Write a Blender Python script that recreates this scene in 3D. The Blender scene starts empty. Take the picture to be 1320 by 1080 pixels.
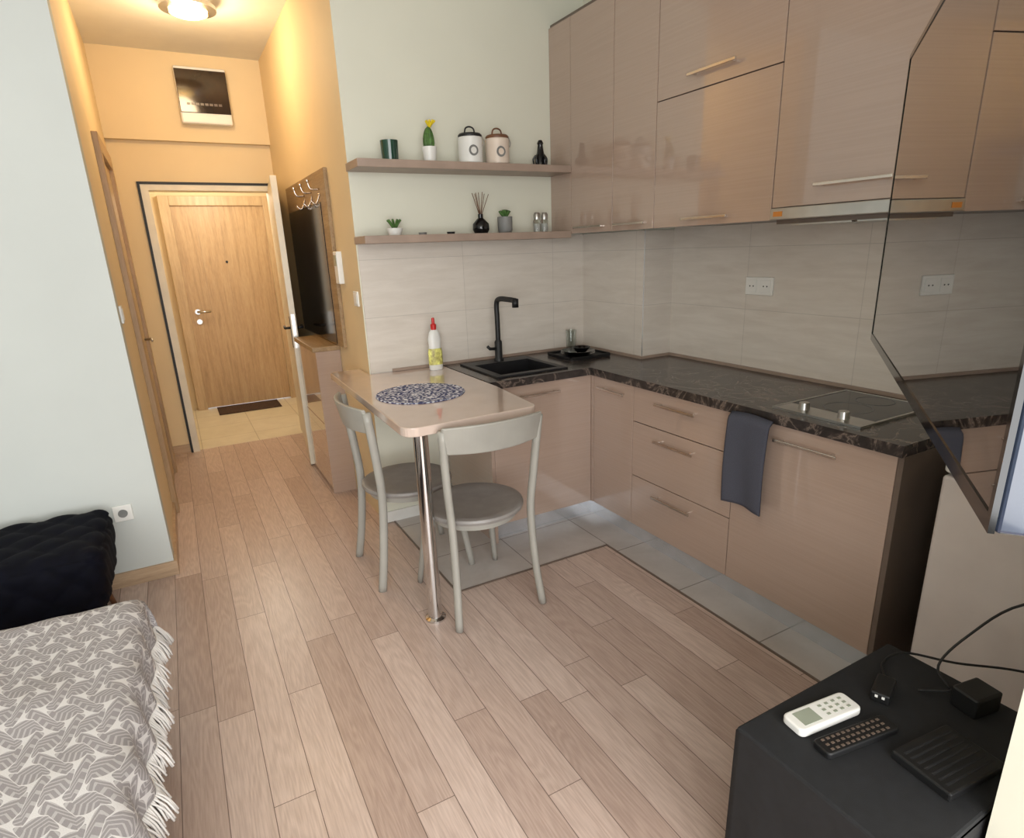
import bpy, bmesh, math, random
from mathutils import Vector, Matrix
random.seed(4)
S=bpy.context.scene
COL=bpy.context.collection
def lin(c):
    return tuple(((x/255)/12.92 if x/255<=.04045 else (((x/255)+.055)/1.055)**2.4) for x in c)
# ---------------------------------------------------------------- materials
class M:
    def __init__(s,name):
        s.m=bpy.data.materials.new(name); s.m.use_nodes=True
        s.nt=s.m.node_tree; s.b=s.nt.nodes['Principled BSDF']
    def n(s,t,**k):
        nd=s.nt.nodes.new(t)
        for a,b in k.items():
            if a in nd.inputs: nd.inputs[a].default_value=b
            else: setattr(nd,a,b)
        return nd
    def l(s,a,b): s.nt.links.new(a,b)
    def coord(s,scale=(1,1,1),rot=(0,0,0),kind='Object'):
        tc=s.n('ShaderNodeTexCoord'); mp=s.n('ShaderNodeMapping')
        mp.inputs['Scale'].default_value=scale; mp.inputs['Rotation'].default_value=rot
        s.l(tc.outputs[kind],mp.inputs['Vector']); return mp.outputs['Vector']
    def noise(s,vec,scale=5,detail=4,rough=.5,dist=0):
        nd=s.n('ShaderNodeTexNoise'); nd.inputs['Scale'].default_value=scale; nd.inputs['Detail'].default_value=detail
        nd.inputs['Roughness'].default_value=rough; nd.inputs['Distortion'].default_value=dist
        s.l(vec,nd.inputs['Vector']); return nd.outputs['Fac']
    def ramp(s,fac,stops):
        r=s.n('ShaderNodeValToRGB'); e=r.color_ramp.elements
        while len(e)<len(stops): e.new(.5)
        for i,(p,c) in enumerate(stops): e[i].position=p; e[i].color=(*lin(c),1)
        s.l(fac,r.inputs['Fac']); return r.outputs['Color']
    def mix(s,fac,a,b,mode='MIX'):
        x=s.n('ShaderNodeMix'); x.data_type='RGBA'; x.blend_type=mode
        for v,i in ((fac,0),(a,6),(b,7)):
            if isinstance(v,bpy.types.NodeSocket): s.l(v,x.inputs[i])
            else: x.inputs[i].default_value=v if i==0 else (*lin(v),1)
        return x.outputs[2]
    def math(s,op,a,b=None):
        x=s.n('ShaderNodeMath'); x.operation=op
        for i,v in enumerate((a,b)):
            if v is None: continue
            if isinstance(v,(int,float)): x.inputs[i].default_value=v
            else: s.l(v,x.inputs[i])
        return x.outputs[0]
    def base(s,c):
        if isinstance(c,tuple): s.b.inputs['Base Color'].default_value=(*lin(c),1)
        else: s.l(c,s.b.inputs['Base Color'])
    def bump(s,h,st=.2,d=.01):
        b=s.n('ShaderNodeBump'); b.inputs['Strength'].default_value=st; b.inputs['Distance'].default_value=d
        s.l(h,b.inputs['Height']); s.l(b.outputs[0],s.b.inputs['Normal'])
def mat(name,c,rough=.5,metal=0,var=.06,scale=8,coat=0,bump=0,bscale=200,emit=None,es=0,trans=0,spec=.5):
    m=M(name); b=m.b
    v=m.coord(); f=m.noise(v,scale,3)
    lo=tuple(max(0,x*(1-var)) for x in c); hi=tuple(min(255,x*(1+var)) for x in c)
    m.base(m.ramp(f,[(.3,lo),(.7,hi)]))
    b.inputs['Roughness'].default_value=rough; b.inputs['Metallic'].default_value=metal
    b.inputs['Coat Weight'].default_value=coat; b.inputs['Coat Roughness'].default_value=.04
    b.inputs['Transmission Weight'].default_value=trans
    b.inputs['Specular IOR Level'].default_value=spec
    if bump: m.bump(m.noise(v,bscale,2),bump,.002)
    if emit: b.inputs['Emission Color'].default_value=(*lin(emit),1); b.inputs['Emission Strength'].default_value=es
    return m.m
def wood(name,a,b_,c,rough=.45,axis='Z',sc=1.0):
    m=M(name); s={'Z':(14,14,.9),'Y':(14,.9,14),'X':(.9,14,14)}[axis]
    v=m.coord(tuple(x*sc for x in s)); f=m.noise(v,2.2,6,.6,.6)
    col=m.ramp(f,[(.3,a),(.5,b_),(.72,c)])
    v2=m.coord(tuple(x*sc*5 for x in s)); g=m.noise(v2,4,3)
    col=m.mix(.25,col,m.ramp(g,[(.4,a),(.6,c)]))
    m.base(col); m.b.inputs['Roughness'].default_value=rough; return m.m

wall_m=mat('wall_paint',(218,217,201),.75,var=.012,scale=2,bump=.05,bscale=300)
wallL_m=mat('wall_paint_grey',(194,198,194),.75,var=.012,scale=2,bump=.05,bscale=300)
hall_m=mat('hall_paint_lamp_tint',(222,200,160),.7,var=.015,scale=2)  # warm hue of the hall lamp's light mixed into the wall colour
ceil_m=mat('ceiling_paint',(225,222,212),.8,var=.01)
cab_m=M('cabinet_gloss')
v=cab_m.coord((2,2,160)); f=cab_m.noise(v,1,2)
cab_m.base(cab_m.ramp(f,[(.35,(172,149,134)),(.65,(176,153,138))]))
cab_m.b.inputs['Roughness'].default_value=.14; cab_m.b.inputs['Coat Weight'].default_value=1; cab_m.b.inputs['Coat Roughness'].default_value=.02; cab_m.b.inputs['Coat IOR'].default_value=1.6
cab_m=cab_m.m
carc_m=mat('cabinet_carcass_taupe',(104,90,80),.3,var=.04)
table_m=mat('table_gloss_beige',(208,188,175),.12,var=.02,coat=.8)
shelf_m=mat('shelf_taupe',(158,138,124),.4,var=.05)
steel=mat('brushed_steel',(190,188,184),.28,1,var=.05)
nick=mat('handle_nickel',(214,204,194),.25,1,var=.03)
chrome=mat('chrome',(215,215,215),.06,1,var=.01)
plinth_m=mat('plinth_aluminium',(216,218,222),.18,.75,var=.03)
black_m=mat('black_matte',(16,16,17),.5,var=.2)
blackg_m=mat('black_gloss',(10,10,12),.08,var=.2)
panelw_m=mat('panel_smoked_window',(46,32,20),.1,var=.2)
sink_m=mat('black_granite',(26,26,28),.45,var=.5,scale=400)
white_m=mat('white_plastic',(226,225,220),.35,var=.02)
cream_m=mat('cream_door',(222,214,194),.4,var=.03)
chair_m=mat('chair_grey_paint',(160,157,149),.36,var=.03)
seat_m=mat('chair_seat_grey',(138,133,129),.42,var=.05,scale=14)
fridge_m=mat('fridge_white',(218,209,204),.35,var=.02)
oak=wood('oak_door',(158,128,90),(184,152,112),(196,168,128))
oakf=wood('oak_frame',(166,140,104),(188,160,122),(202,176,138))
oaky=wood('oak_board',(124,98,66),(152,124,88),(172,144,106),axis='Y')
casing_m=wood('casing_wood',(150,122,88),(170,140,104),(186,156,118))
skirt_m=wood('skirting_oak',(156,130,104),(182,154,124),(194,168,138),axis='X')
darkmir=mat('dark_mirror',(30,22,16),.12,.3,var=.2)
velvet=mat('navy_velvet',(7,8,19),.8,var=.2,scale=30,bump=.3,bscale=500,spec=.15)
bedb_m=mat('bed_base_charcoal',(68,62,62),.85,var=.12,scale=60,bump=.4,bscale=600)
sheet_m=mat('mattress_fabric',(180,176,172),.9,var=.03)
fringe_m=mat('fringe_white',(220,216,212),.9,var=.04)
towel_m=mat('towel_slate_grey',(80,81,91),.95,var=.05,scale=300,bump=.5,bscale=900,spec=.1)
glass_m=mat('clear_glass',(235,240,238),.03,var=.01,trans=1)
green_m=mat('green_glass',(22,60,46),.15,var=.1,coat=.3)
cactus_m=mat('cactus_green',(70,104,48),.6,var=.25,scale=60)
yellow_m=mat('yellow_flower',(226,200,30),.6,var=.1)
red_m=mat('red_cap',(200,34,28),.35,var=.05)
label_m=mat('label_yellow',(222,196,110),.4,var=.35,scale=40)
grey_m=mat('grey_ceramic',(120,120,118),.5,var=.1)
pink_m=mat('cream_ceramic',(222,206,190),.35,var=.03)
mat_brown=mat('doormat_brown',(66,48,38),.95,var=.3,scale=120,bump=.6)
leg_m=mat('walnut_leg',(110,72,46),.5,var=.1)
blkfab=mat('black_tablecloth',(19,20,23),.75,var=.2,scale=40,bump=.4,bscale=900)
lcd_m=mat('lcd_grey',(150,156,140),.2,var=.03)
lamp_e=mat('lamp_glow',(255,224,160),.4,emit=(255,212,140),es=6)
brass=mat('orange_label',(206,130,50),.4,var=.05)
m=M('tv_glass'); m.base((7,7,9)); m.b.inputs['Roughness'].default_value=.015; m.b.inputs['IOR'].default_value=1.8
m.b.inputs['Coat Weight'].default_value=.9; m.b.inputs['Coat Roughness'].default_value=.01; tvs_m=m.m
tvside=mat('tv_frame_window_tint',(34,44,62),.15,var=.1,coat=.5)  # blue of the reflected window put into the dark frame colour
# marble
m=M('dark_marble'); v=m.coord((1,1,1)); 
n1=m.noise(v,5,8,.62,1.6); n2=m.noise(v,14,8,.65,1.0)
vein=m.ramp(m.math('ABSOLUTE',m.math('SUBTRACT',n1,.5)),[(0,(176,156,142)),(.015,(104,92,84)),(.05,(52,46,44))])
cl=m.ramp(n2,[(.35,(26,24,24)),(.6,(58,51,49)),(.8,(108,94,85))])
m.base(m.mix(.45,cl,vein)); m.b.inputs['Roughness'].default_value=.2; marble=m.m
# floor planks
m=M('oak_plank_floor')
tc=m.n('ShaderNodeTexCoord'); sp=m.n('ShaderNodeSeparateXYZ'); m.l(tc.outputs['Object'],sp.inputs[0])
PW=.118
wn=m.n('ShaderNodeTexWhiteNoise'); wn.noise_dimensions='1D'
m.l(m.math('FLOOR',m.math('DIVIDE',sp.outputs['X'],PW)),wn.inputs['W'])
cb=m.n('ShaderNodeCombineXYZ'); m.l(m.math('ADD',sp.outputs['Y'],m.math('MULTIPLY',wn.outputs['Value'],1.1)),cb.inputs['X']); m.l(sp.outputs['X'],cb.inputs['Y'])
def brick(w,h,c1,c2,mo,ms,off=0,fr=1,vec=None,M_=None):
    b=M_.n('ShaderNodeTexBrick'); b.offset=off; b.offset_frequency=fr
    b.inputs['Color1'].default_value=(*lin(c1),1); b.inputs['Color2'].default_value=(*lin(c2),1); b.inputs['Mortar'].default_value=(*lin(mo),1)
    b.inputs['Scale'].default_value=1; b.inputs['Mortar Size'].default_value=ms; b.inputs['Mortar Smooth'].default_value=.1
    b.inputs['Bias'].default_value=0; b.inputs['Brick Width'].default_value=w; b.inputs['Row Height'].default_value=h
    M_.l(vec,b.inputs['Vector']); return b
b=brick(1.1,PW,(212,192,181),(182,159,147),(116,98,90),.0013,vec=cb.outputs[0],M_=m)
b2=brick(1.1,PW,(255,255,255),(0,0,0),(128,128,128),0,vec=cb.outputs[0],M_=m)
sc=m.n('ShaderNodeVectorMath'); sc.operation='SCALE'; sc.inputs['Scale'].default_value=7; m.l(b2.outputs['Color'],sc.inputs[0])
ad=m.n('ShaderNodeVectorMath'); ad.operation='ADD'; m.l(tc.outputs['Object'],ad.inputs[0]); m.l(sc.outputs[0],ad.inputs[1])
mp=m.n('ShaderNodeMapping'); mp.inputs['Scale'].default_value=(10,1.1,1); m.l(ad.outputs[0],mp.inputs[0])
g_=m.noise(mp.outputs[0],1.0,2,.45,.4)
rings=m.math('SINE',m.math('MULTIPLY',g_,95))
mp2=m.n('ShaderNodeMapping'); mp2.inputs['Scale'].default_value=(110,6,1); m.l(ad.outputs[0],mp2.inputs[0])
g2=m.noise(mp2.outputs[0],2,3)
grain=m.ramp(m.math('ADD',m.math('MULTIPLY',rings,.10),g2),[(.3,(216,209,205)),(.72,(255,254,253))])
m.base(m.mix(.65,b.outputs['Color'],grain,'MULTIPLY'))
m.b.inputs['Roughness'].default_value=.32; m.bump(b.outputs['Fac'],-.15,.002); floor_m=m.m
# tiles
def tilem(name,ax,w,h,c1,c2,mo,ms=.0018,rough=.3,streak=(2,2,14),off=0,loff=0):
    m=M(name); tc=m.n('ShaderNodeTexCoord'); sp=m.n('ShaderNodeSeparateXYZ'); m.l(tc.outputs['Object'],sp.inputs[0])
    cb=m.n('ShaderNodeCombineXYZ'); m.l(sp.outputs[ax[0]],cb.inputs['X']); m.l(sp.outputs[ax[1]],cb.inputs['Y'])
    mp=m.n('ShaderNodeMapping'); mp.inputs['Location'].default_value=(off,loff,0); m.l(cb.outputs[0],mp.inputs[0])
    b=brick(w,h,c1,c2,mo,ms,0,1,vec=mp.outputs[0],M_=m)
    n1=m.noise(m.coord(streak),1.6,6,.65,.4)
    col=m.mix(.8,b.outputs['Color'],m.ramp(n1,[(.3,(234,231,228)),(.7,(255,255,255))]),'MULTIPLY')
    m.base(col); m.b.inputs['Roughness'].default_value=rough; return m.m
tileX=tilem('splash_tile_x','XZ',.6,.3,(220,212,202),(216,208,198),(194,187,178),.0014,off=-.27)
tileY=tilem('splash_tile_y','YZ',.6,.3,(220,212,202),(216,208,198),(194,187,178),.0014,off=.25)
ftile=tilem('floor_tile_grey','XY',.45,.45,(198,192,188),(192,186,182),(146,140,136),.003,.2,(3,3,3))
etile=tilem('entry_tile_cream','XY',.45,.45,(226,218,196),(222,214,190),(180,170,146),.003,.3,(3,3,3))
# blanket
m=M('blanket_leaf_pattern'); tc=m.n('ShaderNodeTexCoord'); 
mp=m.n('ShaderNodeMapping'); mp.inputs['Rotation'].default_value=(0,0,math.radians(-12)); m.l(tc.outputs['UV'],mp.inputs[0])
sp=m.n('ShaderNodeSeparateXYZ'); m.l(mp.outputs[0],sp.inputs[0])
zigx=m.math('MULTIPLY',m.math('ABSOLUTE',m.math('SUBTRACT',m.math('FRACT',m.math('DIVIDE',sp.outputs['X'],.08)),.5)),2)
rowv=m.math('ADD',m.math('DIVIDE',sp.outputs['Y'],.085),m.math('MULTIPLY',zigx,.45))
row=m.math('FRACT',rowv); par_=m.math('MODULO',m.math('FLOOR',m.math('ADD',rowv,100)),2)
cx_=m.math('ADD',m.math('DIVIDE',sp.outputs['X'],.04),m.math('MULTIPLY',m.math('MULTIPLY',m.math('SUBTRACT',row,.5),1.2),m.math('SUBTRACT',m.math('MULTIPLY',par_,2),1)))
p=m.math('FRACT',cx_)
tri=m.math('MULTIPLY',m.math('ABSOLUTE',m.math('SUBTRACT',p,.5)),2)
rr=m.math('MULTIPLY',m.math('ABSOLUTE',m.math('SUBTRACT',row,.5)),2)
inside=m.math('LESS_THAN',m.math('ADD',m.math('POWER',tri,2.4),m.math('POWER',rr,4)),.90)
ribs=m.math('LESS_THAN',m.math('FRACT',m.math('ADD',m.math('MULTIPLY',row,5),m.math('MULTIPLY',tri,1.2))),.34)
outline=m.math('SUBTRACT',1,inside)
fac=m.math('MAXIMUM',m.math('MULTIPLY',ribs,.45),outline)
m.base(m.mix(fac,(148,143,144),(210,207,206))); m.b.inputs['Roughness'].default_value=.95
m.bump(m.noise(tc.outputs['UV'],400,2),.4,.002); blanket_m=m.m
# placemat
m=M('placemat_blue_weave'); v=m.coord((1,1,1)); vo=m.n('ShaderNodeTexVoronoi'); vo.inputs['Scale'].default_value=75; m.l(v,vo.inputs['Vector'])
m.base(m.ramp(vo.outputs['Distance'],[(.28,(26,36,88)),(.5,(64,78,132)),(.66,(225,228,238))])); m.b.inputs['Roughness'].default_value=.8; pmat_m=m.m

# ---------------------------------------------------------------- geometry helpers
def empty(name,loc=(0,0,0),rz=0):
    e=bpy.data.objects.new(name,None); COL.objects.link(e); e.location=loc; e.rotation_euler=(0,0,rz); e.empty_display_size=.1; return e
def mesh(name,vs,fs,mt,par=None,smooth=False,bev=0,seg=2,uv=None,sub=0,solid=0):
    me=bpy.data.meshes.new(name); me.from_pydata([tuple(v) for v in vs],[],fs); me.update()
    bm=bmesh.new(); bm.from_mesh(me); bmesh.ops.recalc_face_normals(bm,faces=bm.faces); bm.to_mesh(me); bm.free()
    o=bpy.data.objects.new(name,me); COL.objects.link(o)
    for x in (mt if isinstance(mt,list) else [mt]): me.materials.append(x)
    if smooth:
        for p in me.polygons: p.use_smooth=True
    if uv:
        ul=me.uv_layers.new(name='UVMap')
        for lp in me.loops: ul.data[lp.index].uv=uv[lp.vertex_index]
    if solid: md=o.modifiers.new('s','SOLIDIFY'); md.thickness=solid
    if bev: md=o.modifiers.new('b','BEVEL'); md.width=bev; md.segments=seg; md.limit_method='ANGLE'
    if sub: md=o.modifiers.new('u','SUBSURF'); md.levels=sub; md.render_levels=sub
    if par is not None: o.parent=par
    return o
def box(name,x0,x1,y0,y1,z0,z1,mt,par=None,bev=0,seg=2):
    vs=[(x,y,z) for z in (z0,z1) for x,y in ((x0,y0),(x1,y0),(x1,y1),(x0,y1))]
    fs=[(0,3,2,1),(4,5,6,7),(0,1,5,4),(1,2,6,5),(2,3,7,6),(3,0,4,7)]
    return mesh(name,vs,fs,mt,par,bev=bev,seg=seg)
def boxes(name,lst,mt,par=None,bev=0):
    vs=[];fs=[]
    for (x0,x1,y0,y1,z0,z1) in lst:
        k=len(vs); vs+=[(x,y,z) for z in (z0,z1) for x,y in ((x0,y0),(x1,y0),(x1,y1),(x0,y1))]
        fs+=[tuple(i+k for i in f) for f in [(0,3,2,1),(4,5,6,7),(0,1,5,4),(1,2,6,5),(2,3,7,6),(3,0,4,7)]]
    return mesh(name,vs,fs,mt,par,bev=bev)
def prism(name,pts,z0,z1,mt,par=None,bev=0,seg=3):
    n=len(pts); vs=[(x,y,z0) for x,y in pts]+[(x,y,z1) for x,y in pts]
    fs=[tuple(range(n))[::-1],tuple(range(n,2*n))]+[(i,(i+1)%n,(i+1)%n+n,i+n) for i in range(n)]
    return mesh(name,vs,fs,mt,par,bev=bev,seg=seg)
def rcorner(pts,rad,n=8):
    out=[];N=len(pts)
    for i,(p,r) in enumerate(zip(pts,rad)):
        p=Vector(p);a=Vector(pts[i-1]);b=Vector(pts[(i+1)%N])
        if r<=0: out.append(tuple(p)); continue
        u=(a-p).normalized();w=(b-p).normalized();half=math.acos(max(-1,min(1,u.dot(w))))/2
        d=r/math.tan(half);s=p+u*d;e=p+w*d
        for k in range(n+1):
            t=k/n; out.append(tuple((1-t)**2*s+2*t*(1-t)*p+t*t*e))
    return out
def lathe(name,prof,c,mt,par=None,seg=32,bev=0):
    vs=[];fs=[];n=len(prof)
    for i in range(seg):
        a=2*math.pi*i/seg
        for r,z in prof: vs.append((c[0]+r*math.cos(a),c[1]+r*math.sin(a),c[2]+z))
    for i in range(seg):
        j=(i+1)%seg
        for k in range(n-1): fs.append((i*n+k,j*n+k,j*n+k+1,i*n+k+1))
    o=mesh(name,vs,fs,mt,par,smooth=True)
    bm=bmesh.new();bm.from_mesh(o.data);bmesh.ops.remove_doubles(bm,verts=bm.verts,dist=1e-6);bmesh.ops.recalc_face_normals(bm,faces=bm.faces);bm.to_mesh(o.data);bm.free()
    md=o.modifiers.new('e','EDGE_SPLIT'); md.split_angle=math.radians(40)
    return o
def catmull(P,n=6):
    P=[Vector(p) for p in P]; Q=[P[0]*2-P[1]]+P+[P[-1]*2-P[-2]]; out=[]
    for i in range(1,len(Q)-2):
        for k in range(n):
            t=k/n; a,b,c,d=Q[i-1:i+3]
            out.append(.5*((2*b)+(c-a)*t+(2*a-5*b+4*c-d)*t*t+(3*b-a-3*c+d)*t**3))
    out.append(P[-1]); return out
def tubeg(P,r,seg=12,sq=1.0):
    R=r if isinstance(r,(list,tuple)) else [r]*len(P)
    vs=[];fs=[];n=len(P); up=Vector((0,0,1)); prev=None
    for i,p in enumerate(P):
        t=(P[min(i+1,n-1)]-P[max(i-1,0)]).normalized()
        if prev is None:
            a=t.cross(up) if abs(t.dot(up))<.95 else t.cross(Vector((0,1,0)))
        else: a=prev-t*prev.dot(t)
        a.normalize(); prev=a; b=t.cross(a)
        rr=R[i] if len(R)==n else R[0]+(R[-1]-R[0])*i/(n-1)
        for k in range(seg):
            th=2*math.pi*k/seg; vs.append(p+a*math.cos(th)*rr+b*math.sin(th)*rr*sq)
    for i in range(n-1):
        for k in range(seg):
            j=(k+1)%seg; fs.append((i*seg+k,i*seg+j,(i+1)*seg+j,(i+1)*seg+k))
    fs.append(tuple(range(seg))[::-1]); fs.append(tuple((n-1)*seg+k for k in range(seg)))
    return vs,fs
def tube(name,P,r,mt,par=None,smooth=True,seg=12,n=6,sq=1.0):
    P=catmull(P,n) if smooth and len(P)>2 else [Vector(p) for p in P]
    vs,fs=tubeg(P,r,seg,sq); return mesh(name,vs,fs,mt,par,smooth=True)
def tubes(name,L,r,mt,par=None,seg=6,n=4):
    V=[];F=[]
    for P in L:
        P=catmull(P,n) if len(P)>2 else [Vector(p) for p in P]
        vs,fs=tubeg(P,r,seg); k=len(V); V+=vs; F+=[tuple(i+k for i in f) for f in fs]
    return mesh(name,V,F,mt,par,smooth=True)
def disc(name,c,r,z0,z1,mt,par=None,seg=40,bev=0):
    return prism(name,[(c[0]+r*math.cos(2*math.pi*i/seg),c[1]+r*math.sin(2*math.pi*i/seg)) for i in range(seg)],z0,z1,mt,par,bev=bev)

XW,XF,XT,YB,YF,YT,YE=2.5135,1.914,1.981,3.27,2.646,2.718,.99
XHR,XHL,YL,YD=.875,-.228,3.28,5.52
H=2.95
# ---------------------------------------------------------------- shell
box('floor',-2.9,XW+.15,-1.75,5.55,-.1,0,floor_m)
box('floor_entry_tile',-.25,1.25,5.55,7.4,-.1,.002,etile)
e=empty('floor_kitchen_tile')
prism('tile_field',[(.93,2.34),(1.80,2.34),(1.80,.99),(2.0,.99),(2.0,YB),(.93,YB)],.0,.004,ftile,e)
boxes('tile_edge_trim',[(.922,.93,2.332,YB,0,.006),(.922,1.80,2.332,2.34,0,.006),(1.792,1.80,.99,2.34,0,.006)],carc_m,e)
box('ceiling',-2.9,XW+.15,-1.75,5.56,H,H+.1,ceil_m)
box('ceiling_entry',-.25,1.25,5.56,7.4,2.4,2.5,ceil_m)
boxes('wall_kitchen_back',[(XHR,XW+.15,YB,YB+.004,0,H),(XHR+.12,XW+.15,YB+.004,YB+.12,0,H)],wall_m)
e=empty('wall_kitchen_right')
box('wall_slab',XW,XW+.15,.2,YB,0,H,wall_m,e)
box('wall_column',2.305,XW,2.688,YB,0,H,wall_m,e)
box('wall_tv',1.15,XW,.2,.34,0,H,wall_m)
box('wall_right_rear',XW,XW+.15,-1.75,.2,0,H,wall_m)
box('wall_left',-2.9,-2.75,-1.6,YL,0,H,wallL_m)
box('wall_bathroom',-2.9,XHL,YL,YL+.12,0,H,wallL_m)
box('wall_hall_left',XHL-.12,XHL,YL+.12,YD+.1,0,H,hall_m)
box('wall_hall_right',XHR,XHR+.12,YB+.004,YD+.1,0,H,hall_m)
e=empty('wall_hall_end')
boxes('wall_slab',[(XHL,-.07,YD,YD+.1,0,H),(.86,XHR,YD,YD+.1,0,H),(-.07,.86,YD,YD+.1,2.075,H)],hall_m,e)
box('wall_bulkhead',XHL,XHR,YD-.05,YD,2.37,H,hall_m,e)
boxes('wall_entry',[(-.25,-.1,YD+.1,7.3,0,2.4),(1.12,1.25,YD+.1,7.3,0,2.4),(-.1,.03,7.16,7.3,0,2.4),(1.07,1.12,7.16,7.3,0,2.4),(.03,1.07,7.16,7.3,2.13,2.4)],hall_m)
boxes('wall_window',[(-2.75,-2.2,-1.75,-1.6,0,H),(2.0,XW,-1.75,-1.6,0,H),(-2.2,2.0,-1.75,-1.6,0,.3),(-2.2,2.0,-1.75,-1.6,2.6,H)],wall_m)
boxes('window_1',[(-2.2,2.0,-1.72,-1.64,.3,.36),(-2.2,2.0,-1.72,-1.64,2.54,2.6),(-2.2,-2.14,-1.72,-1.64,.36,2.54),(1.94,2.0,-1.72,-1.64,.36,2.54),(-.13,-.07,-1.72,-1.64,.36,2.54)],white_m)
e=empty('kitchen_backsplash')
box('tile_back',XHR+.005,2.3,YB-.01,YB,.88,1.6,tileX,e)
box('tile_column_side',2.295,2.305,2.688,YB-.01,.88,1.6,tileY,e)
box('tile_column_front',2.295,XW-.01,2.678,2.688,.88,1.6,tileX,e)
box('tile_corner_profile',2.2935,2.297,2.6765,2.680,.9,1.6,plinth_m,e)
box('tile_right',XW-.01,XW,.95,2.678,.88,1.62,tileY,e)
box('baseboard_bathroom',-2.75,XHL,YL-.014,YL,0,.075,skirt_m)
box('baseboard_hall_left',XHL,XHL+.014,YL-.014,4.15,0,.075,skirt_m)
box('baseboard_hall_end',XHL+.014,-.09,YD-.014,YD,0,.075,skirt_m)
box('baseboard_kitchen',XHR,1.29,YB-.014,YB,0.004,.07,white_m)
# ---------------------------------------------------------------- hall
e=empty('door_1')
boxes('door_casing',[(XHL-.001,XHL+.03,4.15,4.24,0,2.2),(XHL-.001,XHL+.03,5.02,5.11,0,2.2),(XHL-.001,XHL+.03,4.24,5.02,2.11,2.2)],casing_m,e,.003)
box('door_leaf',XHL-.0,XHL+.008,4.24,5.02,.01,2.11,oakf,e)
tube('door_handle',[(XHL+.008,4.9,1.02),(XHL+.05,4.9,1.02),(XHL+.055,4.8,1.02)],.008,steel,e,smooth=False)
e=empty('door_2')
boxes('door_frame',[(-.07,-.02,YD-.012,YD+.14,0,2.075),(.82,.86,YD-.012,YD+.14,0,2.075),(-.02,.82,YD-.012,YD+.14,2.035,2.075)],cream_m,e)
boxes('frame_seal',[(-.088,-.07,YD-.016,YD,0,2.093),(-.07,.862,YD-.016,YD,2.075,2.093)],black_m,e)
hx,hy=.825,5.47; fx,fy=.72,4.58
d=Vector((fx-hx,fy-hy)).normalized(); nn=Vector((-d.y,d.x))
def leaf(a,b,off0,off1):
    A=Vector((hx,hy))
    return [tuple(A+d*a+nn*off0),tuple(A+d*b+nn*off0),tuple(A+d*b+nn*off1),tuple(A+d*a+nn*off1)]
prism('door_leaf',leaf(0,.9,-.02,.02),.012,2.05,cream_m,e,.002)
prism('lock_plate',leaf(.9,.903,-.011,.011),.9,1.14,steel,e)
pt=lambda a,o:tuple(Vector((hx,hy))+d*a+nn*o)
for sgn in (-1,1):
    p0=pt(.84,.02*sgn);p1=pt(.84,.06*sgn);p2=pt(.72,.06*sgn)
    tube('lever_handle',[(*p0,1.04),(*p1,1.04),(*p2,1.04)],.009,black_m,e,smooth=False)
    prism('handle_plate',leaf(.82,.86,.02*sgn,.024*sgn),.9,1.12,black_m,e)
e=empty('door_3')
boxes('door_frame',[(.03,.125,7.08,7.18,.002,2.13),(.975,1.07,7.08,7.18,.002,2.13),(.125,.975,7.08,7.18,2.04,2.13)],oakf,e,.004)
box('door_leaf',.125,.975,7.11,7.16,.012,2.04,oak,e)
boxes('door_groove',[(.33,.334,7.107,7.11,.02,2.03),(.55,.553,7.107,7.11,.02,2.03)],casing_m,e)
tube('door_handle',[(.2,7.11,1.02),(.2,7.05,1.02),(.32,7.045,1.02)],.011,steel,e,smooth=False)
for z in (1.02,.92):
    o=disc('lock_rose',(0,0),.026,0,.012,steel,e); o.rotation_euler=(math.pi/2,0,0); o.location=(.2,7.111,z)
o=disc('peephole',(0,0),.012,0,.01,black_m,e); o.rotation_euler=(math.pi/2,0,0); o.location=(.55,7.111,1.5)
box('doormat',.21,.82,6.72,7.08,.002,.014,mat_brown,bev=.004)
e=empty('electrical_panel')
box('panel_case',.28,.62,YD-.13,YD-.05,2.48,2.85,white_m,e,.012)
box('panel_window',.283,.617,YD-.137,YD-.13,2.55,2.83,panelw_m,e,.006)
boxes('panel_breakers',[(.33+.03*i,.352+.03*i,YD-.1385,YD-.137,2.60,2.615) for i in range(8)],carc_m,e)
e=empty('ceiling_lamp'); LC=(.36,4.4)
lathe('lamp_base',[(0,0),(.13,0),(.13,-.03),(0,-.03)],(*LC,H),white_m,e)
lathe('lamp_ring',[(.105,-.03),(.15,-.035),(.15,-.055),(.105,-.06)],(*LC,H),steel,e)
lathe('lamp_diffuser',[(.05,-.03),(.05,-.075),(.075,-.085),(.10,-.075),(.105,-.03)],(*LC,H),lamp_e,e)
lathe('lamp_core',[(0,-.06),(.03,-.06),(.03,-.03)],(*LC,H),lamp_e,e)
e=empty('coat_rack')
box('rack_board',XHR-.022,XHR,3.71,4.95,.99,2.0,oaky,e,.003)
box('rack_mirror',XHR-.027,XHR-.022,3.86,4.9,1.0,1.83,darkmir,e)
for y in (3.86,4.08,4.3):
    tubes('rack_hook',[[(XHR-.02,y,1.9),(XHR-.07,y,1.9),(XHR-.085,y,1.94)],[(XHR-.02,y,1.88),(XHR-.05,y,1.82),(XHR-.08,y,1.84)]],.006,nick,e,seg=8)
    lathe('hook_knob',[(0,0),(.011,.004),(.011,.012),(0,.018)],(XHR-.085,y,1.935),nick,e,seg=12)
e=empty('shoe_cabinet')
box('cabinet_body',.735,XHR-.03,3.93,4.52,.0,.95,carc_m,e)
box('cabinet_side',.72,XHR-.002,3.915,3.93,.0,.955,cab_m,e)
boxes('cabinet_flap',[(.72,.735,3.932,4.52,.03,.48),(.72,.735,3.932,4.52,.485,.95)],cab_m,e,.002)
box('cabinet_top',.70,XHR-.002,3.90,4.53,.955,.985,oaky,e,.003)
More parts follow.
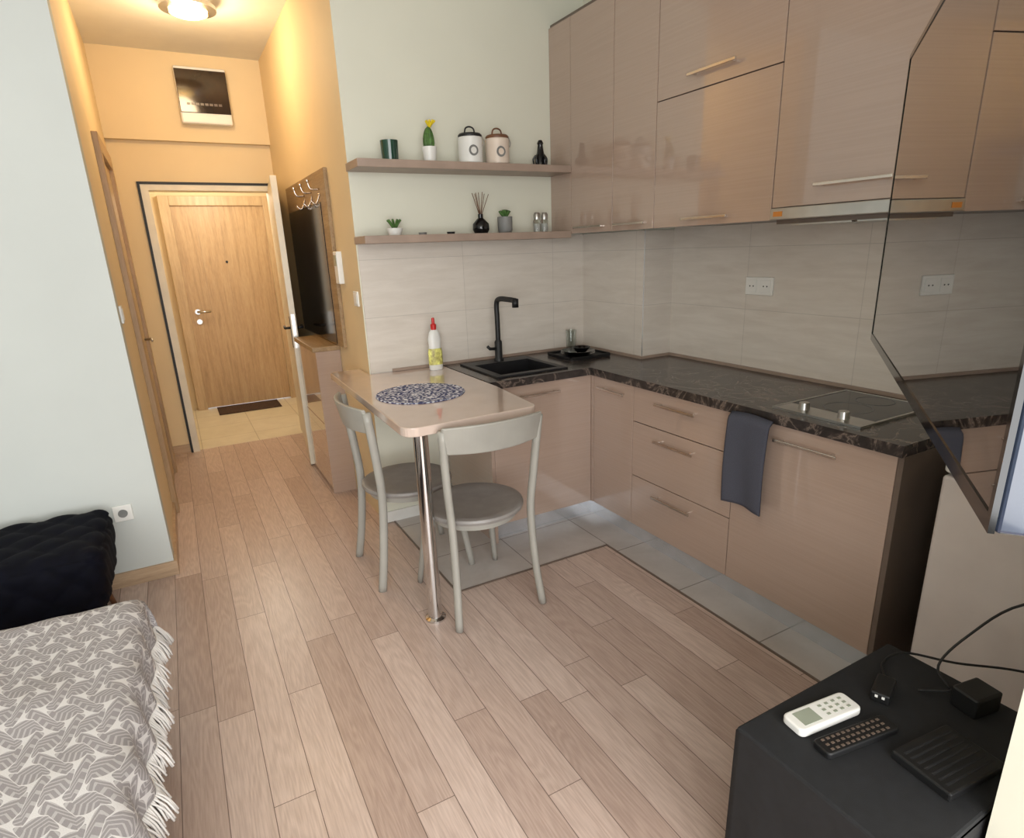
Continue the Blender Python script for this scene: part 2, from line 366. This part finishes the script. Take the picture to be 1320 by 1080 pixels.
e=empty('intercom'); box('body',XHR-.03,XHR+.003,3.6,3.68,1.37,1.55,white_m,e,.006); box('screen',XHR-.032,XHR-.03,3.61,3.67,1.47,1.53,lcd_m,e)
def plate_x(name,x,sgn,y,z,w=.08,h=.08,n=1):
    e=empty(name); x1=x-.010*sgn
    box('plate',min(x,x1),max(x,x1),y-w/2,y+w/2,z-h/2,z+h/2,white_m,e,.003)
    for i in range(n):
        yc=y+(i-(n-1)/2)*w/n; x2=x1-.003*sgn
        box('rocker',min(x1,x2),max(x1,x2),yc-w/n*.36,yc+w/n*.36,z-h*.34,z+h*.34,white_m,e,.002)
        if 'socket' in name:
            for dy in (-.01,.01):
                x3=x2-.001*sgn; box('pin_hole',min(x2,x3),max(x2,x3),yc+dy-.003,yc+dy+.003,z-.003,z+.003,black_m,e)
plate_x('light_switch',XHR,1,3.36,1.30)
plate_x('light_switch',XHL,-1,3.42,1.30)
plate_x('wall_socket',XW-.01,1,2.07,1.315,.16,.085,2)
e=empty('wall_socket'); box('plate',-.43,-.35,YL-.01,YL,.34,.42,white_m,e,.003); disc('socket_well',(0,0),.02,0,.003,grey_m,e).matrix_world=Matrix.Translation((-.39,YL-.01,.38))@Matrix.Rotation(math.pi/2,4,'X')
# ---------------------------------------------------------------- kitchen base
g=.002
def hbarY(par,x,y0,y1,z):
    boxes('handle_bar',[(x-.032,x-.024,y0,y1,z-.006,z+.006),(x-.026,x,y0+.02,y0+.03,z-.005,z+.005),(x-.026,x,y1-.03,y1-.02,z-.005,z+.005)],nick,par,.002)
def hbarX(par,y,x0,x1,z):
    boxes('handle_bar',[(x0,x1,y-.032,y-.024,z-.006,z+.006),(x0+.02,x0+.03,y-.026,y,z-.005,z+.005),(x1-.03,x1-.02,y-.026,y,z-.005,z+.005)],nick,par,.002)
e=empty('base_cabinet')
DX=XF+.02; DY=YF+.02
boxes('carcass',[(DX+.02,XW-.012,1.01,2.66,.1,.858),(1.32,2.28,DY+.02,YB-.03,.1,.71)],carc_m,e)
box('end_panel_near',DX,XW-.012,.992,1.01,.02,.858,carc_m,e)
box('end_panel_left',1.30,1.318,DY,YB-.012,.004,.858,cab_m,e)
boxes('door_front',[(DX,DX+.019,1.012,1.66-g,.11,.856),(DX,DX+.019,2.31+g,2.646,.11,.856)],cab_m,e,.0015)
boxes('drawer_front',[(DX,DX+.019,1.66+g,2.31-g,.675+g,.856),(DX,DX+.019,1.66+g,2.31-g,.385+g,.675-g),(DX,DX+.019,1.66+g,2.31-g,.11,.385-g)],cab_m,e,.0015)
box('dishwasher_front',1.32,DX-.006,DY,DY+.019,.11,.856,cab_m,e,.0015)
box('corner_post',DX-.004,DX+.02,2.648,DY+.02,.11,.856,cab_m,e)
boxes('plinth',[(XT,XT+.015,1.02,YT,.004,.1),(1.318,XT+.015,YT,YT+.015,.004,.1)],plinth_m,e)
hbarX(e,DY,1.46,1.71,.80)
for y0,y1,z in ((2.36,2.58,.80),(1.87,2.13,.80),(1.87,2.13,.615),(1.87,2.13,.325),(1.20,1.46,.80)): hbarY(e,DX,y0,y1,z)
e=empty('kitchen_countertop')
boxes('counter_slab',[(XF,XW-.012,YE,YF,.86,.90),(1.30,1.38,YF,YB-.012,.86,.90),(1.38,1.80,YF,2.71,.86,.90),(1.38,1.80,3.17,YB-.012,.86,.90),(1.80,2.293,YF,YB-.012,.86,.90),(2.293,XW-.012,YF,2.676,.86,.90)],marble,e)
boxes('counter_upstand',[(1.0,2.293,YB-.024,YB-.011,.9005,.915),(2.281,2.294,2.666,YB-.024,.9005,.915),(2.294,XW-.011,2.664,2.677,.9005,.915),(XW-.024,XW-.011,YE,2.664,.9005,.915)],shelf_m,e)
e=empty('kitchen_sink')
boxes('sink_rim',[(1.375,1.805,2.705,2.75,.9,.909),(1.375,1.805,3.07,3.175,.9,.909),(1.375,1.42,2.75,3.07,.9,.909),(1.765,1.805,2.75,3.07,.9,.909)],sink_m,e,.002)
boxes('sink_bowl',[(1.412,1.42,2.742,3.078,.735,.9),(1.765,1.773,2.742,3.078,.735,.9),(1.42,1.765,2.742,2.75,.735,.9),(1.42,1.765,3.07,3.078,.735,.9),(1.412,1.773,2.742,3.078,.727,.735)],sink_m,e)
lathe('sink_drain',[(0,.004),(.03,.004),(.035,0)],(1.59,2.91,.735),steel,e)
e=empty('kitchen_faucet'); fx_,fy_=1.60,3.12
lathe('faucet_base',[(0,0),(.028,0),(.028,.012),(.022,.02),(.022,.11),(.016,.12),(0,.12)],(fx_,fy_,.909),black_m,e)
tube('faucet_spout',[(fx_,fy_,1.0),(fx_,fy_,1.15),(fx_,fy_,1.235),(fx_+.004,fy_-.03,1.262),(fx_+.02,fy_-.12,1.262),(fx_+.03,fy_-.17,1.258)],.0145,black_m,e)
tube('faucet_nozzle',[(fx_+.03,fy_-.165,1.268),(fx_+.03,fy_-.165,1.222)],.018,black_m,e)
tube('faucet_lever',[(fx_-.01,fy_,.98),(fx_-.06,fy_-.01,.985),(fx_-.075,fy_-.01,1.0)],.009,black_m,e,smooth=False)
e=empty('ceramic_hob')
prism('hob_glass',rcorner([(1.985,1.18),(2.43,1.18),(2.43,1.52),(1.985,1.52)],[.015]*4,4),.9005,.907,blackg_m,e)
boxes('hob_frame',[(1.975,2.44,1.17,1.18,.9005,.909),(1.975,2.44,1.52,1.53,.9005,.909),(1.975,1.985,1.18,1.52,.9005,.909),(2.43,2.44,1.18,1.52,.9005,.909)],steel,e)
for cx_,cy_,r in ((2.18,1.35,.085),(2.35,1.35,.07)):
    lathe('hob_ring',[(r-.003,.0005),(r-.003,.001),(r,.001),(r,.0005)],(cx_,cy_,.9068),grey_m,e,seg=48)
box('knob_panel',1.986,2.075,1.182,1.518,.907,.9085,steel,e)
for y in (1.27,1.43): lathe('hob_knob',[(0,.026),(.018,.026),(.021,.0),(0,0)],(2.03,y,.9085),steel,e,seg=24)
e=empty('upper_cabinet'); XU=2.0715
boxes('cabinet_carcass',[(XU+.02,XW-.012,1.07,2.36,1.64,2.68),(XU+.02,XW-.012,1.69,2.36,1.605,1.64),(XU+.02,2.293,2.36,YB-.012,1.605,2.68)],carc_m,e)
boxes('cabinet_door',[(XU,XU+.019,2.68+g,3.055,1.6,2.68),(XU,XU+.019,2.36+g,2.68-g,1.6,2.68),(XU,XU+.019,1.69+g,2.36-g,1.6,2.14-g),(XU,XU+.019,1.69+g,2.36-g,2.14+g,2.68),(XU,XU+.019,1.07,1.69-g,1.645,2.68)],cab_m,e,.0015)
box('cabinet_filler',XU,XU+.019,3.057,YB-.002,1.6,2.68,cab_m,e)
box('cabinet_cornice',XU+.005,2.29,1.07,YB-.012,2.68,2.695,carc_m,e)
for y0,y1,z in ((2.74,3.0,1.63),(2.40,2.64,1.63),(1.89,2.15,1.63),(1.89,2.15,2.2),(1.22,1.5,1.71)): hbarY(e,XU,y0,y1,z)
e=empty('range_hood')
box('hood_body',XU+.03,XW-.012,1.075,1.685,1.585,1.638,carc_m,e)
box('hood_front_strip',XU-.012,XU+.03,1.075,1.685,1.60,1.642,steel,e,.003)
box('hood_badge',XU-.0135,XU-.012,1.63,1.67,1.612,1.63,brass,e)
boxes('hood_filter',[(XU+.05,XW-.05,1.12,1.37,1.580,1.585),(XU+.05,XW-.05,1.39,1.64,1.580,1.585)],steel,e)
e=empty('wall_shelf'); box('board',XHR-.01,XU-.001,3.055,YB-.001,1.925,1.962,shelf_m,e,.002)
e=empty('wall_shelf'); box('board',XHR-.01,XU-.001,3.055,YB-.011,1.578,1.615,shelf_m,e,.002)
# towel
e=empty('hand_towel')
vs=[];fs=[];nu,nv=24,30
for j in range(nv+1):
    for i in range(nu+1):
        s=i/nu;t=j/nv
        y=1.462+.195*s+(.008*math.sin(t*3)) ; z=.862-.375*t+.008*math.sin(s*3)
        x=1.890-.006*math.sin(s*7+t*1.0)*(.3+t)-.004
        if t<.04: x+=.02*(1-t/.04); z+=.006*(1-t/.04)
        vs.append((x,y,z))
for j in range(nv):
    for i in range(nu):
        a=j*(nu+1)+i; fs.append((a,a+1,a+nu+2,a+nu+1))
mesh('cloth',vs,fs,towel_m,e,smooth=True,solid=.007)
# ---------------------------------------------------------------- table
e=empty('dining_table')
poly=rcorner([(.668,2.10),(1.262,2.12),(1.296,2.56),(1.296,YB-.013),(XHR-.004,YB-.013),(XHR-.004,3.46),(.70,3.46)],[.07,.05,0,0,0,0,.02])
prism('table_top',poly,.862,.899,table_m,e,.004)
lathe('table_leg',[(0,0),(.045,0),(.045,.008),(.03,.015),(.03,.85),(.05,.852),(.05,.862)],(.763,2.20,0),chrome,e)
def chair(loc,rz):
    e=empty('dining_chair',loc,rz)
    for k,s in enumerate((-1,1)):
        tube('rear_leg_%d'%(k+1),[(s*.205,-.235,0),(s*.190,-.205,.2),(s*.185,-.185,.44),(s*.198,-.195,.62),(s*.215,-.222,.875)],[.016,.016],chair_m,e,sq=1.25)
        tube('front_leg_%d'%(k+1),[(s*.205,.235,0),(s*.175,.20,.25),(s*.15,.155,.44)],[.013,.017],chair_m,e,sq=1.2)
    lathe('seat',[(0,.452),(.16,.455),(.205,.466),(.218,.462),(.222,.452),(.218,.440),(.19,.432),(0,.43)],(0,.0,0),seat_m,e,seg=48)
    lathe('seat_apron',[(.17,.43),(.19,.43),(.188,.405),(.172,.405),(.17,.43)],(0,0,0),chair_m,e,seg=40)
    vs=[];fs=[];n=18
    for i in range(n+1):
        t=-1+2*i/n; x=t*.219; y=-.222-.055*(1-t*t)
        hgt=.056+.006*(1-t*t); zc=.835
        for (dy,dz) in ((-.009,-hgt),(.009,-hgt),(.009,hgt),(-.009,hgt)):
            yy=y+dy-(.02*(dz/.055))*.6; vs.append((x,yy,zc+dz))
    for i in range(n):
        for k in range(4):
            a=i*4+k;b_=i*4+(k+1)%4; fs.append((a,b_,b_+4,a+4))
    fs+= [(0,1,2,3),(n*4+3,n*4+2,n*4+1,n*4)]
    mesh('backrest',vs,fs,chair_m,e,smooth=False,bev=.006,seg=3)
    tube('stretcher',[(-.16,.17,.41),(0,.19,.41),(.16,.17,.41)],.008,chair_m,e)
    return e
chair((1.015,2.285,0.004),math.radians(0))
chair((.865,2.745,0.0),math.radians(-90))
e=empty('placemat'); lathe('woven_disc',[(0,.003),(.19,.003),(.205,.004),(.207,.001),(0,0)],(.935,2.64,.8995),pmat_m,e,seg=64)
e=empty('dish_soap_bottle'); c=(1.22,3.15,.8995)
o=lathe('bottle_body',[(0,0),(.036,0),(.04,.01),(.04,.09),(.034,.13),(.038,.17),(.028,.21),(.014,.225),(0,.225)],(0,0,0),white_m,e); o.location=c; o.scale=(1,.6,1)
o=lathe('bottle_label',[(.0405,.03),(.041,.05),(.0408,.1),(.037,.12)],(0,0,0),label_m,e); o.location=c; o.scale=(1,.62,1)
lathe('bottle_cap',[(.015,.222),(.016,.25),(.009,.255),(.008,.285),(0,.287)],c,red_m,e)
e=empty('serving_tray')
prism('tray_base',rcorner([(1.93,2.86),(2.22,2.86),(2.22,3.13),(1.93,3.13)],[.03]*4,5),.9005,.908,black_m,e)
boxes('tray_rim',[(1.94,2.21,2.86,2.866,.905,.92),(1.94,2.21,3.124,3.13,.905,.92),(1.93,1.936,2.88,3.11,.905,.92),(2.214,2.22,2.88,3.11,.905,.92)],black_m,e)
for i in range(3): lathe('plate',[(0,.0),(.06,.0),(.10,.014),(.102,.017),(.06,.005),(0,.005)],(2.06,2.98,.908+i*.007),blackg_m,e)
lathe('bowl',[(.0,.0),(.03,.0),(.055,.03),(.052,.03),(.028,.005),(0,.005)],(2.07,2.96,.93),blackg_m,e)
e=empty('drinking_glass'); lathe('glass',[(0,0),(.028,0),(.034,.13),(.032,.13),(.026,.006),(0,.006)],(2.15,3.185,.9005),glass_m,e)
Z2,Z1,YS=1.9625,1.6155,3.15
e=empty('green_candle_glass'); lathe('cup',[(0,0),(.04,0),(.044,.095),(.04,.095),(.037,.01),(0,.01)],(1.06,YS,Z2),green_m,e); lathe('wax',[(0,.07),(.039,.07)],(1.06,YS,Z2),black_m,e)
e=empty('potted_cactus')
lathe('pot',[(0,0),(.03,0),(.038,.075),(.034,.075),(.03,.06),(0,.06)],(1.27,YS,Z2),white_m,e)
def ribbed(name,c,r,h,mt,par,ribs=9):
    vs=[];fs=[];A=ribs*4;K=10
    for j in range(K+1):
        t=j/K; rr=r*math.sin(math.pi*min(1,(.25+t*.75)))**.5 if t<1 else 0.001
        for i in range(A):
            a=2*math.pi*i/A; q_=rr*(1+.14*math.cos(ribs*a)); vs.append((c[0]+q_*math.cos(a),c[1]+q_*math.sin(a),c[2]+h*t))
    for j in range(K):
        for i in range(A): fs.append((j*A+i,j*A+(i+1)%A,(j+1)*A+(i+1)%A,(j+1)*A+i))
    return mesh(name,vs,fs,mt,par,smooth=True)
ribbed('cactus',(1.27,YS,Z2+.06),.026,.11,cactus_m,e)
fl=[]
for i in range(9):
    a=i*.7; fl.append([(1.278,YS,Z2+.165),(1.28+.012*math.cos(a),YS+.012*math.sin(a),Z2+.182),(1.285+.024*math.cos(a),YS+.024*math.sin(a),Z2+.196)])
tubes('flower',fl,.005,yellow_m,e)
def canister(name,x,mt,lid,s=1):
    e=empty(name)
    lathe('jar',[(0,0),(.058,0),(.064,.006),(.064,.125),(.058,.132),(0,.132)],(x,YS,Z2),mt,e,seg=40)
    lathe('lid',[(.0605,.128),(.062,.138),(.056,.146),(0,.148)],(x,YS,Z2),lid,e,seg=40)
    tube('lid_handle',[(x-.03,YS,Z2+.146),(x-.022,YS,Z2+.172),(x,YS,Z2+.18),(x+.022,YS,Z2+.172),(x+.03,YS,Z2+.146)],.004,lid,e)
    tube('clasp',[(x+.062,YS-.01,Z2+.145),(x+.07,YS-.02,Z2+.11),(x+.064,YS-.02,Z2+.09)],.003,steel,e)
    o=lathe('label_badge',[(.0,0),(.026,0),(.026,.002),(0,.002)],(0,0,0),grey_m,e,seg=24)
    o.matrix_world=Matrix.Translation((x-.012,YS-.0645,Z2+.06))@Matrix.Rotation(math.pi/2,4,'X')
    o=lathe('label_text',[(.0,0),(.016,0),(.016,.001),(0,.001)],(0,0,0),mt,e,seg=24)
    o.matrix_world=Matrix.Translation((x-.012,YS-.0668,Z2+.06))@Matrix.Rotation(math.pi/2,4,'X')
canister('storage_canister',1.50,white_m,black_m); canister('storage_canister',1.66,pink_m,leg_m)
e=empty('black_figurine')
lathe('body',[(0,0),(.03,0),(.03,.05),(.02,.07),(.014,.11),(.018,.12),(.01,.135),(0,.137)],(1.93,YS,Z2),blackg_m,e)
tubes('arms',[[(1.93+.025*math.cos(a),YS+.025*math.sin(a),Z2+.06),(1.93+.04*math.cos(a),YS+.04*math.sin(a),Z2+.04),(1.93+.036*math.cos(a),YS+.036*math.sin(a),Z2+.006)] for a in (0,1.2,2.4,3.6,4.8)],.006,blackg_m,e)
e=empty('succulent_bowl')
lathe('bowl',[(0,0),(.03,0),(.042,.035),(.038,.035),(.028,.01),(0,.01)],(1.05,YS,Z1),white_m,e)
tubes('leaves',[[(1.05,YS,Z1+.025),(1.05+.022*math.cos(a),YS+.022*math.sin(a),Z1+.06),(1.05+.035*math.cos(a),YS+.035*math.sin(a),Z1+.075)] for a in [i*.7 for i in range(9)]],.006,cactus_m,e)
for x,mt in ((1.20,grey_m),(1.36,black_m)):
    e=empty('tealight_holder'); lathe('cup',[(0,0),(.02,0),(.022,.012),(.018,.012),(.017,.006),(0,.006)],(x,YS,Z1),mt,e,seg=20)
e=empty('reed_diffuser')
lathe('bottle',[(0,0),(.035,0),(.046,.02),(.044,.05),(.02,.075),(.014,.08),(.014,.1),(0,.1)],(1.54,YS,Z1),blackg_m,e)
tubes('reeds',[[(1.54,YS,Z1+.08),(1.54+.05*math.sin(i*1.0-3),YS+.03*math.cos(i*1.7),Z1+.21-.005*(i%3))] for i in range(7)],.002,leg_m,e)
e=empty('potted_succulent')
lathe('pot',[(0,0),(.034,0),(.04,.01),(.042,.085),(.037,.085),(.034,.07),(0,.07)],(1.69,YS,Z1),grey_m,e)
tubes('leaves',[[(1.69,YS,Z1+.07),(1.69+.02*math.cos(a)*k,YS+.02*math.sin(a)*k,Z1+.10),(1.69+.03*math.cos(a)*k,YS+.03*math.sin(a)*k,Z1+.115+.01*(1-k))] for a in [i*.63 for i in range(10)] for k in (.4,1)],.006,cactus_m,e)
for x in (1.885,1.935):
    e=empty('salt_shaker'); lathe('jar',[(0,0),(.02,0),(.021,.06),(.017,.07),(0,.07)],(x,YS-.02,Z1),glass_m,e,seg=24)
    lathe('salt',[(0,.003),(.016,.003),(.016,.045),(0,.045)],(x,YS-.02,Z1),white_m,e,seg=24)
    lathe('cap',[(.019,.068),(.02,.095),(.014,.105),(0,.106)],(x,YS-.02,Z1),steel,e,seg=24)
# ---------------------------------------------------------------- fridge
e=empty('mini_fridge')
box('fridge_body',2.03,2.48,.38,.90,.02,.83,fridge_m,e,.01)
box('fridge_door',1.98,2.025,.38,.90,.05,.82,fridge_m,e,.012,4)
prism('fridge_top',rcorner([(1.975,.375),(2.485,.375),(2.485,.905),(1.975,.905)],[.04,.01,.01,.04]),.83,.855,white_m,e,.008)
boxes('fridge_feet',[(2.05,2.09,.4,.44,0,.02),(2.05,2.09,.84,.88,0,.02),(2.42,2.46,.4,.44,0,.02),(2.42,2.46,.84,.88,0,.02)],black_m,e)
# ---------------------------------------------------------------- TV
e=empty('television')
A=Vector((.58,.22)); B_=Vector((1.51,.90)); u=(B_-A).normalized(); nrm=Vector((-u.y,u.x)); L=(B_-A).length
def tvp(a,b,o0,o1): return [tuple(A+u*a+nrm*o0),tuple(A+u*b+nrm*o0),tuple(A+u*b+nrm*o1),tuple(A+u*a+nrm*o1)]
zb,zt=1.284,1.907
prism('tv_housing',tvp(0,L,-.05,-.004),zb,zt,tvside,e,.004)
for a0,a1,z0,z1 in ((0,L,zb,zb+.016),(0,L,zt-.01,zt),(0,.01,zb+.016,zt-.01),(L-.01,L,zb+.016,zt-.01)):
    prism('tv_bezel',tvp(a0,a1,-.004,.001),z0,z1,blackg_m,e)
prism('tv_screen',tvp(.01,L-.01,-.004,-.0005),zb+.016,zt-.01,tvs_m,e)
prism('tv_vesa_plate',tvp(.45,.75,-.07,-.05),1.45,1.75,black_m,e)
cc=A+u*.6-nrm*.06
tube('tv_arm',[(cc.x,cc.y,1.6),(cc.x+.22,cc.y-.02,1.6),(1.45,.36,1.6)],.02,black_m,e,smooth=False)
box('tv_wall_bracket',1.40,1.50,.34,.36,1.45,1.75,black_m,e)
# ---------------------------------------------------------------- stand
e=empty('tv_stand')
SY=.35
box('stand_top',.93,1.50,SY,.735,.478,.50,blkfab,e,.006)
P=[(.93,SY),(.93,.735),(1.5,.735),(1.5,SY)]
vs=[];fs=[]
per=[]
for a,b_ in ((0,1),(1,2),(2,3),(3,0)):
    for k in range(24):
        t=k/24; per.append((P[a][0]+(P[b_][0]-P[a][0])*t,P[a][1]+(P[b_][1]-P[a][1])*t))
n=len(per)
for j in range(9):
    z=.492-.488*j/8
    for i,(x,y) in enumerate(per):
        w=.010*math.sin(i*.9)*(j/8)*.6
        dx=(x-1.215)
        vs.append((x+ (w*.7 if abs(x-.93)<.001 or abs(x-1.5)<.001 else 0)+ .006*(j/8)*math.copysign(1,dx),y+(w*.7 if abs(y-.735)<.001 else 0),z))
for j in range(8):
    for i in range(n): fs.append((j*n+i,j*n+(i+1)%n,(j+1)*n+(i+1)%n,(j+1)*n+i))
mesh('cloth_skirt',vs,fs,blkfab,e,smooth=True)
e=empty('air_conditioner_remote',(1.112,.655,.5005),math.radians(-7))
prism('remote_body',rcorner([(-.09,-.03),(.09,-.03),(.09,.03),(-.09,.03)],[.016]*4,5),0,.02,white_m,e,.005)
box('remote_display',-.07,-.02,-.019,.019,.02,.0208,lcd_m,e)
boxes('remote_buttons',[(x,x+.009,y,y+.006,.02,.021) for x in (.0,.02,.04,.06) for y in (-.016,-.003,.010)],lcd_m,e)
e=empty('television_remote',(1.118,.578,.5005),math.radians(-9))
prism('remote_body',rcorner([(-.10,-.023),(.10,-.023),(.10,.023),(-.10,.023)],[.012]*4,5),0,.016,black_m,e,.004)
boxes('remote_buttons',[(-.085+.014*i,-.085+.014*i+.007,y,y+.005,.016,.0175) for i in range(12) for y in (-.016,-.003,.010)],carc_m,e)
e=empty('set_top_box',(1.21,.445,.5005),math.radians(-6))
box('box_body',-.085,.085,-.06,.06,0,.02,black_m,e,.004); boxes('box_vents',[(-.07,.07,-.045+.014*i,-.04+.014*i,.02,.0206) for i in range(7)],blkfab,e)
e=empty('power_adapter',(1.43,.50,.5005),math.radians(-10))
box('adapter_body',-.04,.04,-.03,.03,0,.05,black_m,e,.005)
tube('adapter_cord',[(.0,.03,.02),(-.04,.06,.01),(-.07,.08,.006)],.003,black_m,e)
e=empty('power_adapter',(1.30,.63,.5005),math.radians(20))
box('adapter_body',-.04,.04,-.02,.02,0,.026,black_m,e,.004); boxes('adapter_leds',[(-.041,-.04,-.01,-.004,.014,.02),(-.041,-.04,.004,.01,.014,.02)],white_m,e)
e=empty('extension_cable')
tube('cable_run',[(1.345,.65,.506),(1.40,.69,.506),(1.47,.68,.515),(1.56,.6,.50),(1.66,.5,.50),(1.70,.345,.52)],.003,black_m,e)
tube('cable_run_b',[(1.44,.555,.506),(1.47,.60,.53),(1.54,.58,.60),(1.57,.5,.72),(1.58,.345,.80)],.003,black_m,e)
# ---------------------------------------------------------------- bed
e=empty('bed'); bx0,bx1,by0,by1=-2.35,-.28,.1,2.12
prism('bed_base',rcorner([(bx0,by0),(bx1,by0),(bx1,by1),(bx0,by1)],[.03,.03,.06,.03]),.03,.38,bedb_m,e,.01)
boxes('bed_feet',[(bx0+.1,bx0+.16,by0+.1,by0+.16,0,.03),(bx1-.16,bx1-.1,by0+.1,by0+.16,0,.03),(bx1-.16,bx1-.1,by1-.16,by1-.1,0,.03),(bx0+.1,bx0+.16,by1-.16,by1-.1,0,.03)],black_m,e)
prism('mattress',rcorner([(bx0,by0),(bx1,by0),(bx1,by1),(bx0,by1)],[.05]*4),.38,.485,sheet_m,e,.03,4)
e=empty('bed_blanket')
ov=.12
def bl(x,y):
    ox=max(0,x-bx1+.03); oy=max(0,y-by1+.03)
    def fold(o):
        R=.035; q_=R*math.pi/2
        if o<=0: return 0,0
        if o<q_: a=o/R; return R*math.sin(a),R*(1-math.cos(a))
        return R+.01*(o-q_)/.1,R+(o-q_)
    fx1,dx1=fold(ox); fy1,dy1=fold(oy)
    z=.497-max(dx1,dy1)-.25*min(dx1,dy1)
    X=min(x,bx1-.03)+fx1; Y=min(y,by1-.03)+fy1
    wr=.005*math.sin(x*11+3*math.sin(y*4))+.004*math.sin(y*17+x*5)+.003*math.sin(x*31-y*13)
    if max(ox,oy)>0.03: X+=.010*math.sin(y*38)*min(1,ox/.1)+.008*abs(math.sin(y*17))*min(1,ox/.1); Y+=.010*math.sin(x*38)*min(1,oy/.1)
    return (X+.018*(ox>0)*min(1,ox/.05),Y+.012*(oy>0)*min(1,oy/.05),z+max(0,wr)+.003)
vs=[];fs=[];uvs=[];nx,ny=130,120
xs=[bx0+.02+(bx1+ov-bx0-.02)*i/nx for i in range(nx+1)]; ys=[by0+.02+(by1+ov-by0-.02)*j/ny for j in range(ny+1)]
for y in ys:
    for x in xs: vs.append(bl(x,y)); uvs.append((x,y))
for j in range(ny):
    for i in range(nx):
        a=j*(nx+1)+i; fs.append((a,a+1,a+nx+2,a+nx+1))
mesh('blanket_cloth',vs,fs,blanket_m,e,smooth=True,uv=uvs)
fr=[]
def strand(x,y,ox,oy):
    p=Vector(bl(x,y)); 
    j=random.uniform(-.012,.012); o=random.uniform(.006,.034)
    fr.append([p,p+Vector((ox*o*.6-oy*j*.5,oy*o*.6+ox*j*.5,-.03)),p+Vector((ox*o-oy*j,oy*o+ox*j,-.062-random.uniform(0,.015)))])
y=by0+.05
while y<by1+ov: strand(bx1+ov,y,1,0); y+=.0055
x=bx0+.3
while x<bx1+ov: strand(x,by1+ov,0,1); x+=.0055
tubes('blanket_fringe',fr,.0028,fringe_m,e,seg=5,n=2)
# ---------------------------------------------------------------- pouf
e=empty('tufted_ottoman')
def rbox(name,x0,x1,y0,y1,z0,z1,R,mt,par,n=40):
    c=Vector(((x0+x1)/2,(y0+y1)/2,(z0+z1)/2)); hs=Vector(((x1-x0)/2,(y1-y0)/2,(z1-z0)/2))
    bm=bmesh.new(); bmesh.ops.create_cube(bm,size=2); bmesh.ops.subdivide_edges(bm,edges=bm.edges[:],cuts=n,use_grid_fill=True)
    for v in bm.verts:
        p=Vector((v.co.x*hs.x,v.co.y*hs.y,v.co.z*hs.z)); q_=Vector((max(-hs.x+R,min(hs.x-R,p.x)),max(-hs.y+R,min(hs.y-R,p.y)),max(-hs.z+R,min(hs.z-R,p.z))))
        d_=(p-q_); 
        nrm_=d_.normalized() if d_.length>1e-6 else Vector((0,0,0))
        p=q_+nrm_*R
        T=.16
        qa=abs(math.sin(math.pi*(p.x+p.y)/T))*abs(math.sin(math.pi*(p.x-p.y)/T))
        qb=abs(math.sin(math.pi*(p.x+p.y+p.z)/T))*abs(math.sin(math.pi*(p.x-p.y-p.z)/T))
        w=qa if abs(nrm_.z)>.6 else qb
        p+= nrm_*(.016*(w**.5)-.010)
        tz=(p.z+hs.z)/(2*hs.z); k_=.90+.10*max(0,min(1,tz)); p.x*=k_; p.y*=k_
        v.co=c+p
    me=bpy.data.meshes.new(name); bm.to_mesh(me); bm.free()
    for f in me.polygons: f.use_smooth=True
    me.materials.append(mt); o=bpy.data.objects.new(name,me); COL.objects.link(o); o.parent=par; return o
rbox('ottoman_cushion',-1.12,-.41,2.66,3.23,.15,.46,.08,velvet,e)
tubes('ottoman_legs',[[(x,y,.18),(x+sx*.03,y+sy*.02,0)] for x,y,sx,sy in ((-.52,3.10,1,1),(-.53,2.80,1,-1),(-1.02,3.08,-1,1),(-1.02,2.80,-1,-1))],.011,leg_m,e,seg=10)
# ---------------------------------------------------------------- lights
def area(name,loc,rot,sx,sy,p,col):
    l=bpy.data.lights.new(name,'AREA'); l.shape='RECTANGLE'; l.size=sx; l.size_y=sy; l.energy=p; l.color=col
    o=bpy.data.objects.new(name,l); COL.objects.link(o); o.location=loc; o.rotation_euler=rot; return o
area('window_daylight',(-.1,-1.55,1.5),(math.radians(90),0,0),4.0,2.1,170,(1,.985,.965))
def point(name,loc,p,col,r=.1):
    l=bpy.data.lights.new(name,'POINT'); l.energy=p; l.color=col; l.shadow_soft_size=r
    o=bpy.data.objects.new(name,l); COL.objects.link(o); o.location=loc
point('hall_lamp_bulb',(LC[0],LC[1],H-.2),18,(1,.74,.44),.1)
point('entry_light',(.45,6.3,2.2),24,(1,.90,.74),.12)
w=bpy.data.worlds.new('World'); S.world=w; w.use_nodes=True
bg=w.node_tree.nodes['Background']; bg.inputs[0].default_value=(.88,.94,1,1); bg.inputs[1].default_value=2.1
# ---------------------------------------------------------------- camera
R=[[0.87368,-0.48526,-0.03486],[-0.1735,-0.24384,-0.95417],[0.45452,0.83968,-0.29723]]
cam=bpy.data.cameras.new('camera'); co=bpy.data.objects.new('camera',cam); COL.objects.link(co)
r0,r1,r2=[Vector(x) for x in R]
mw=Matrix(((r0.x,-r1.x,-r2.x,0),(r0.y,-r1.y,-r2.y,0),(r0.z,-r1.z,-r2.z,1.5334),(0,0,0,1)))
co.matrix_world=mw
cam.sensor_fit='HORIZONTAL'; cam.sensor_width=36; cam.lens=780.07/1320*36
cam.shift_x=(660-664.1)/1320; cam.shift_y=(562.5-540)/1320; cam.clip_start=.02
S.camera=co
S.view_settings.view_transform='Standard'
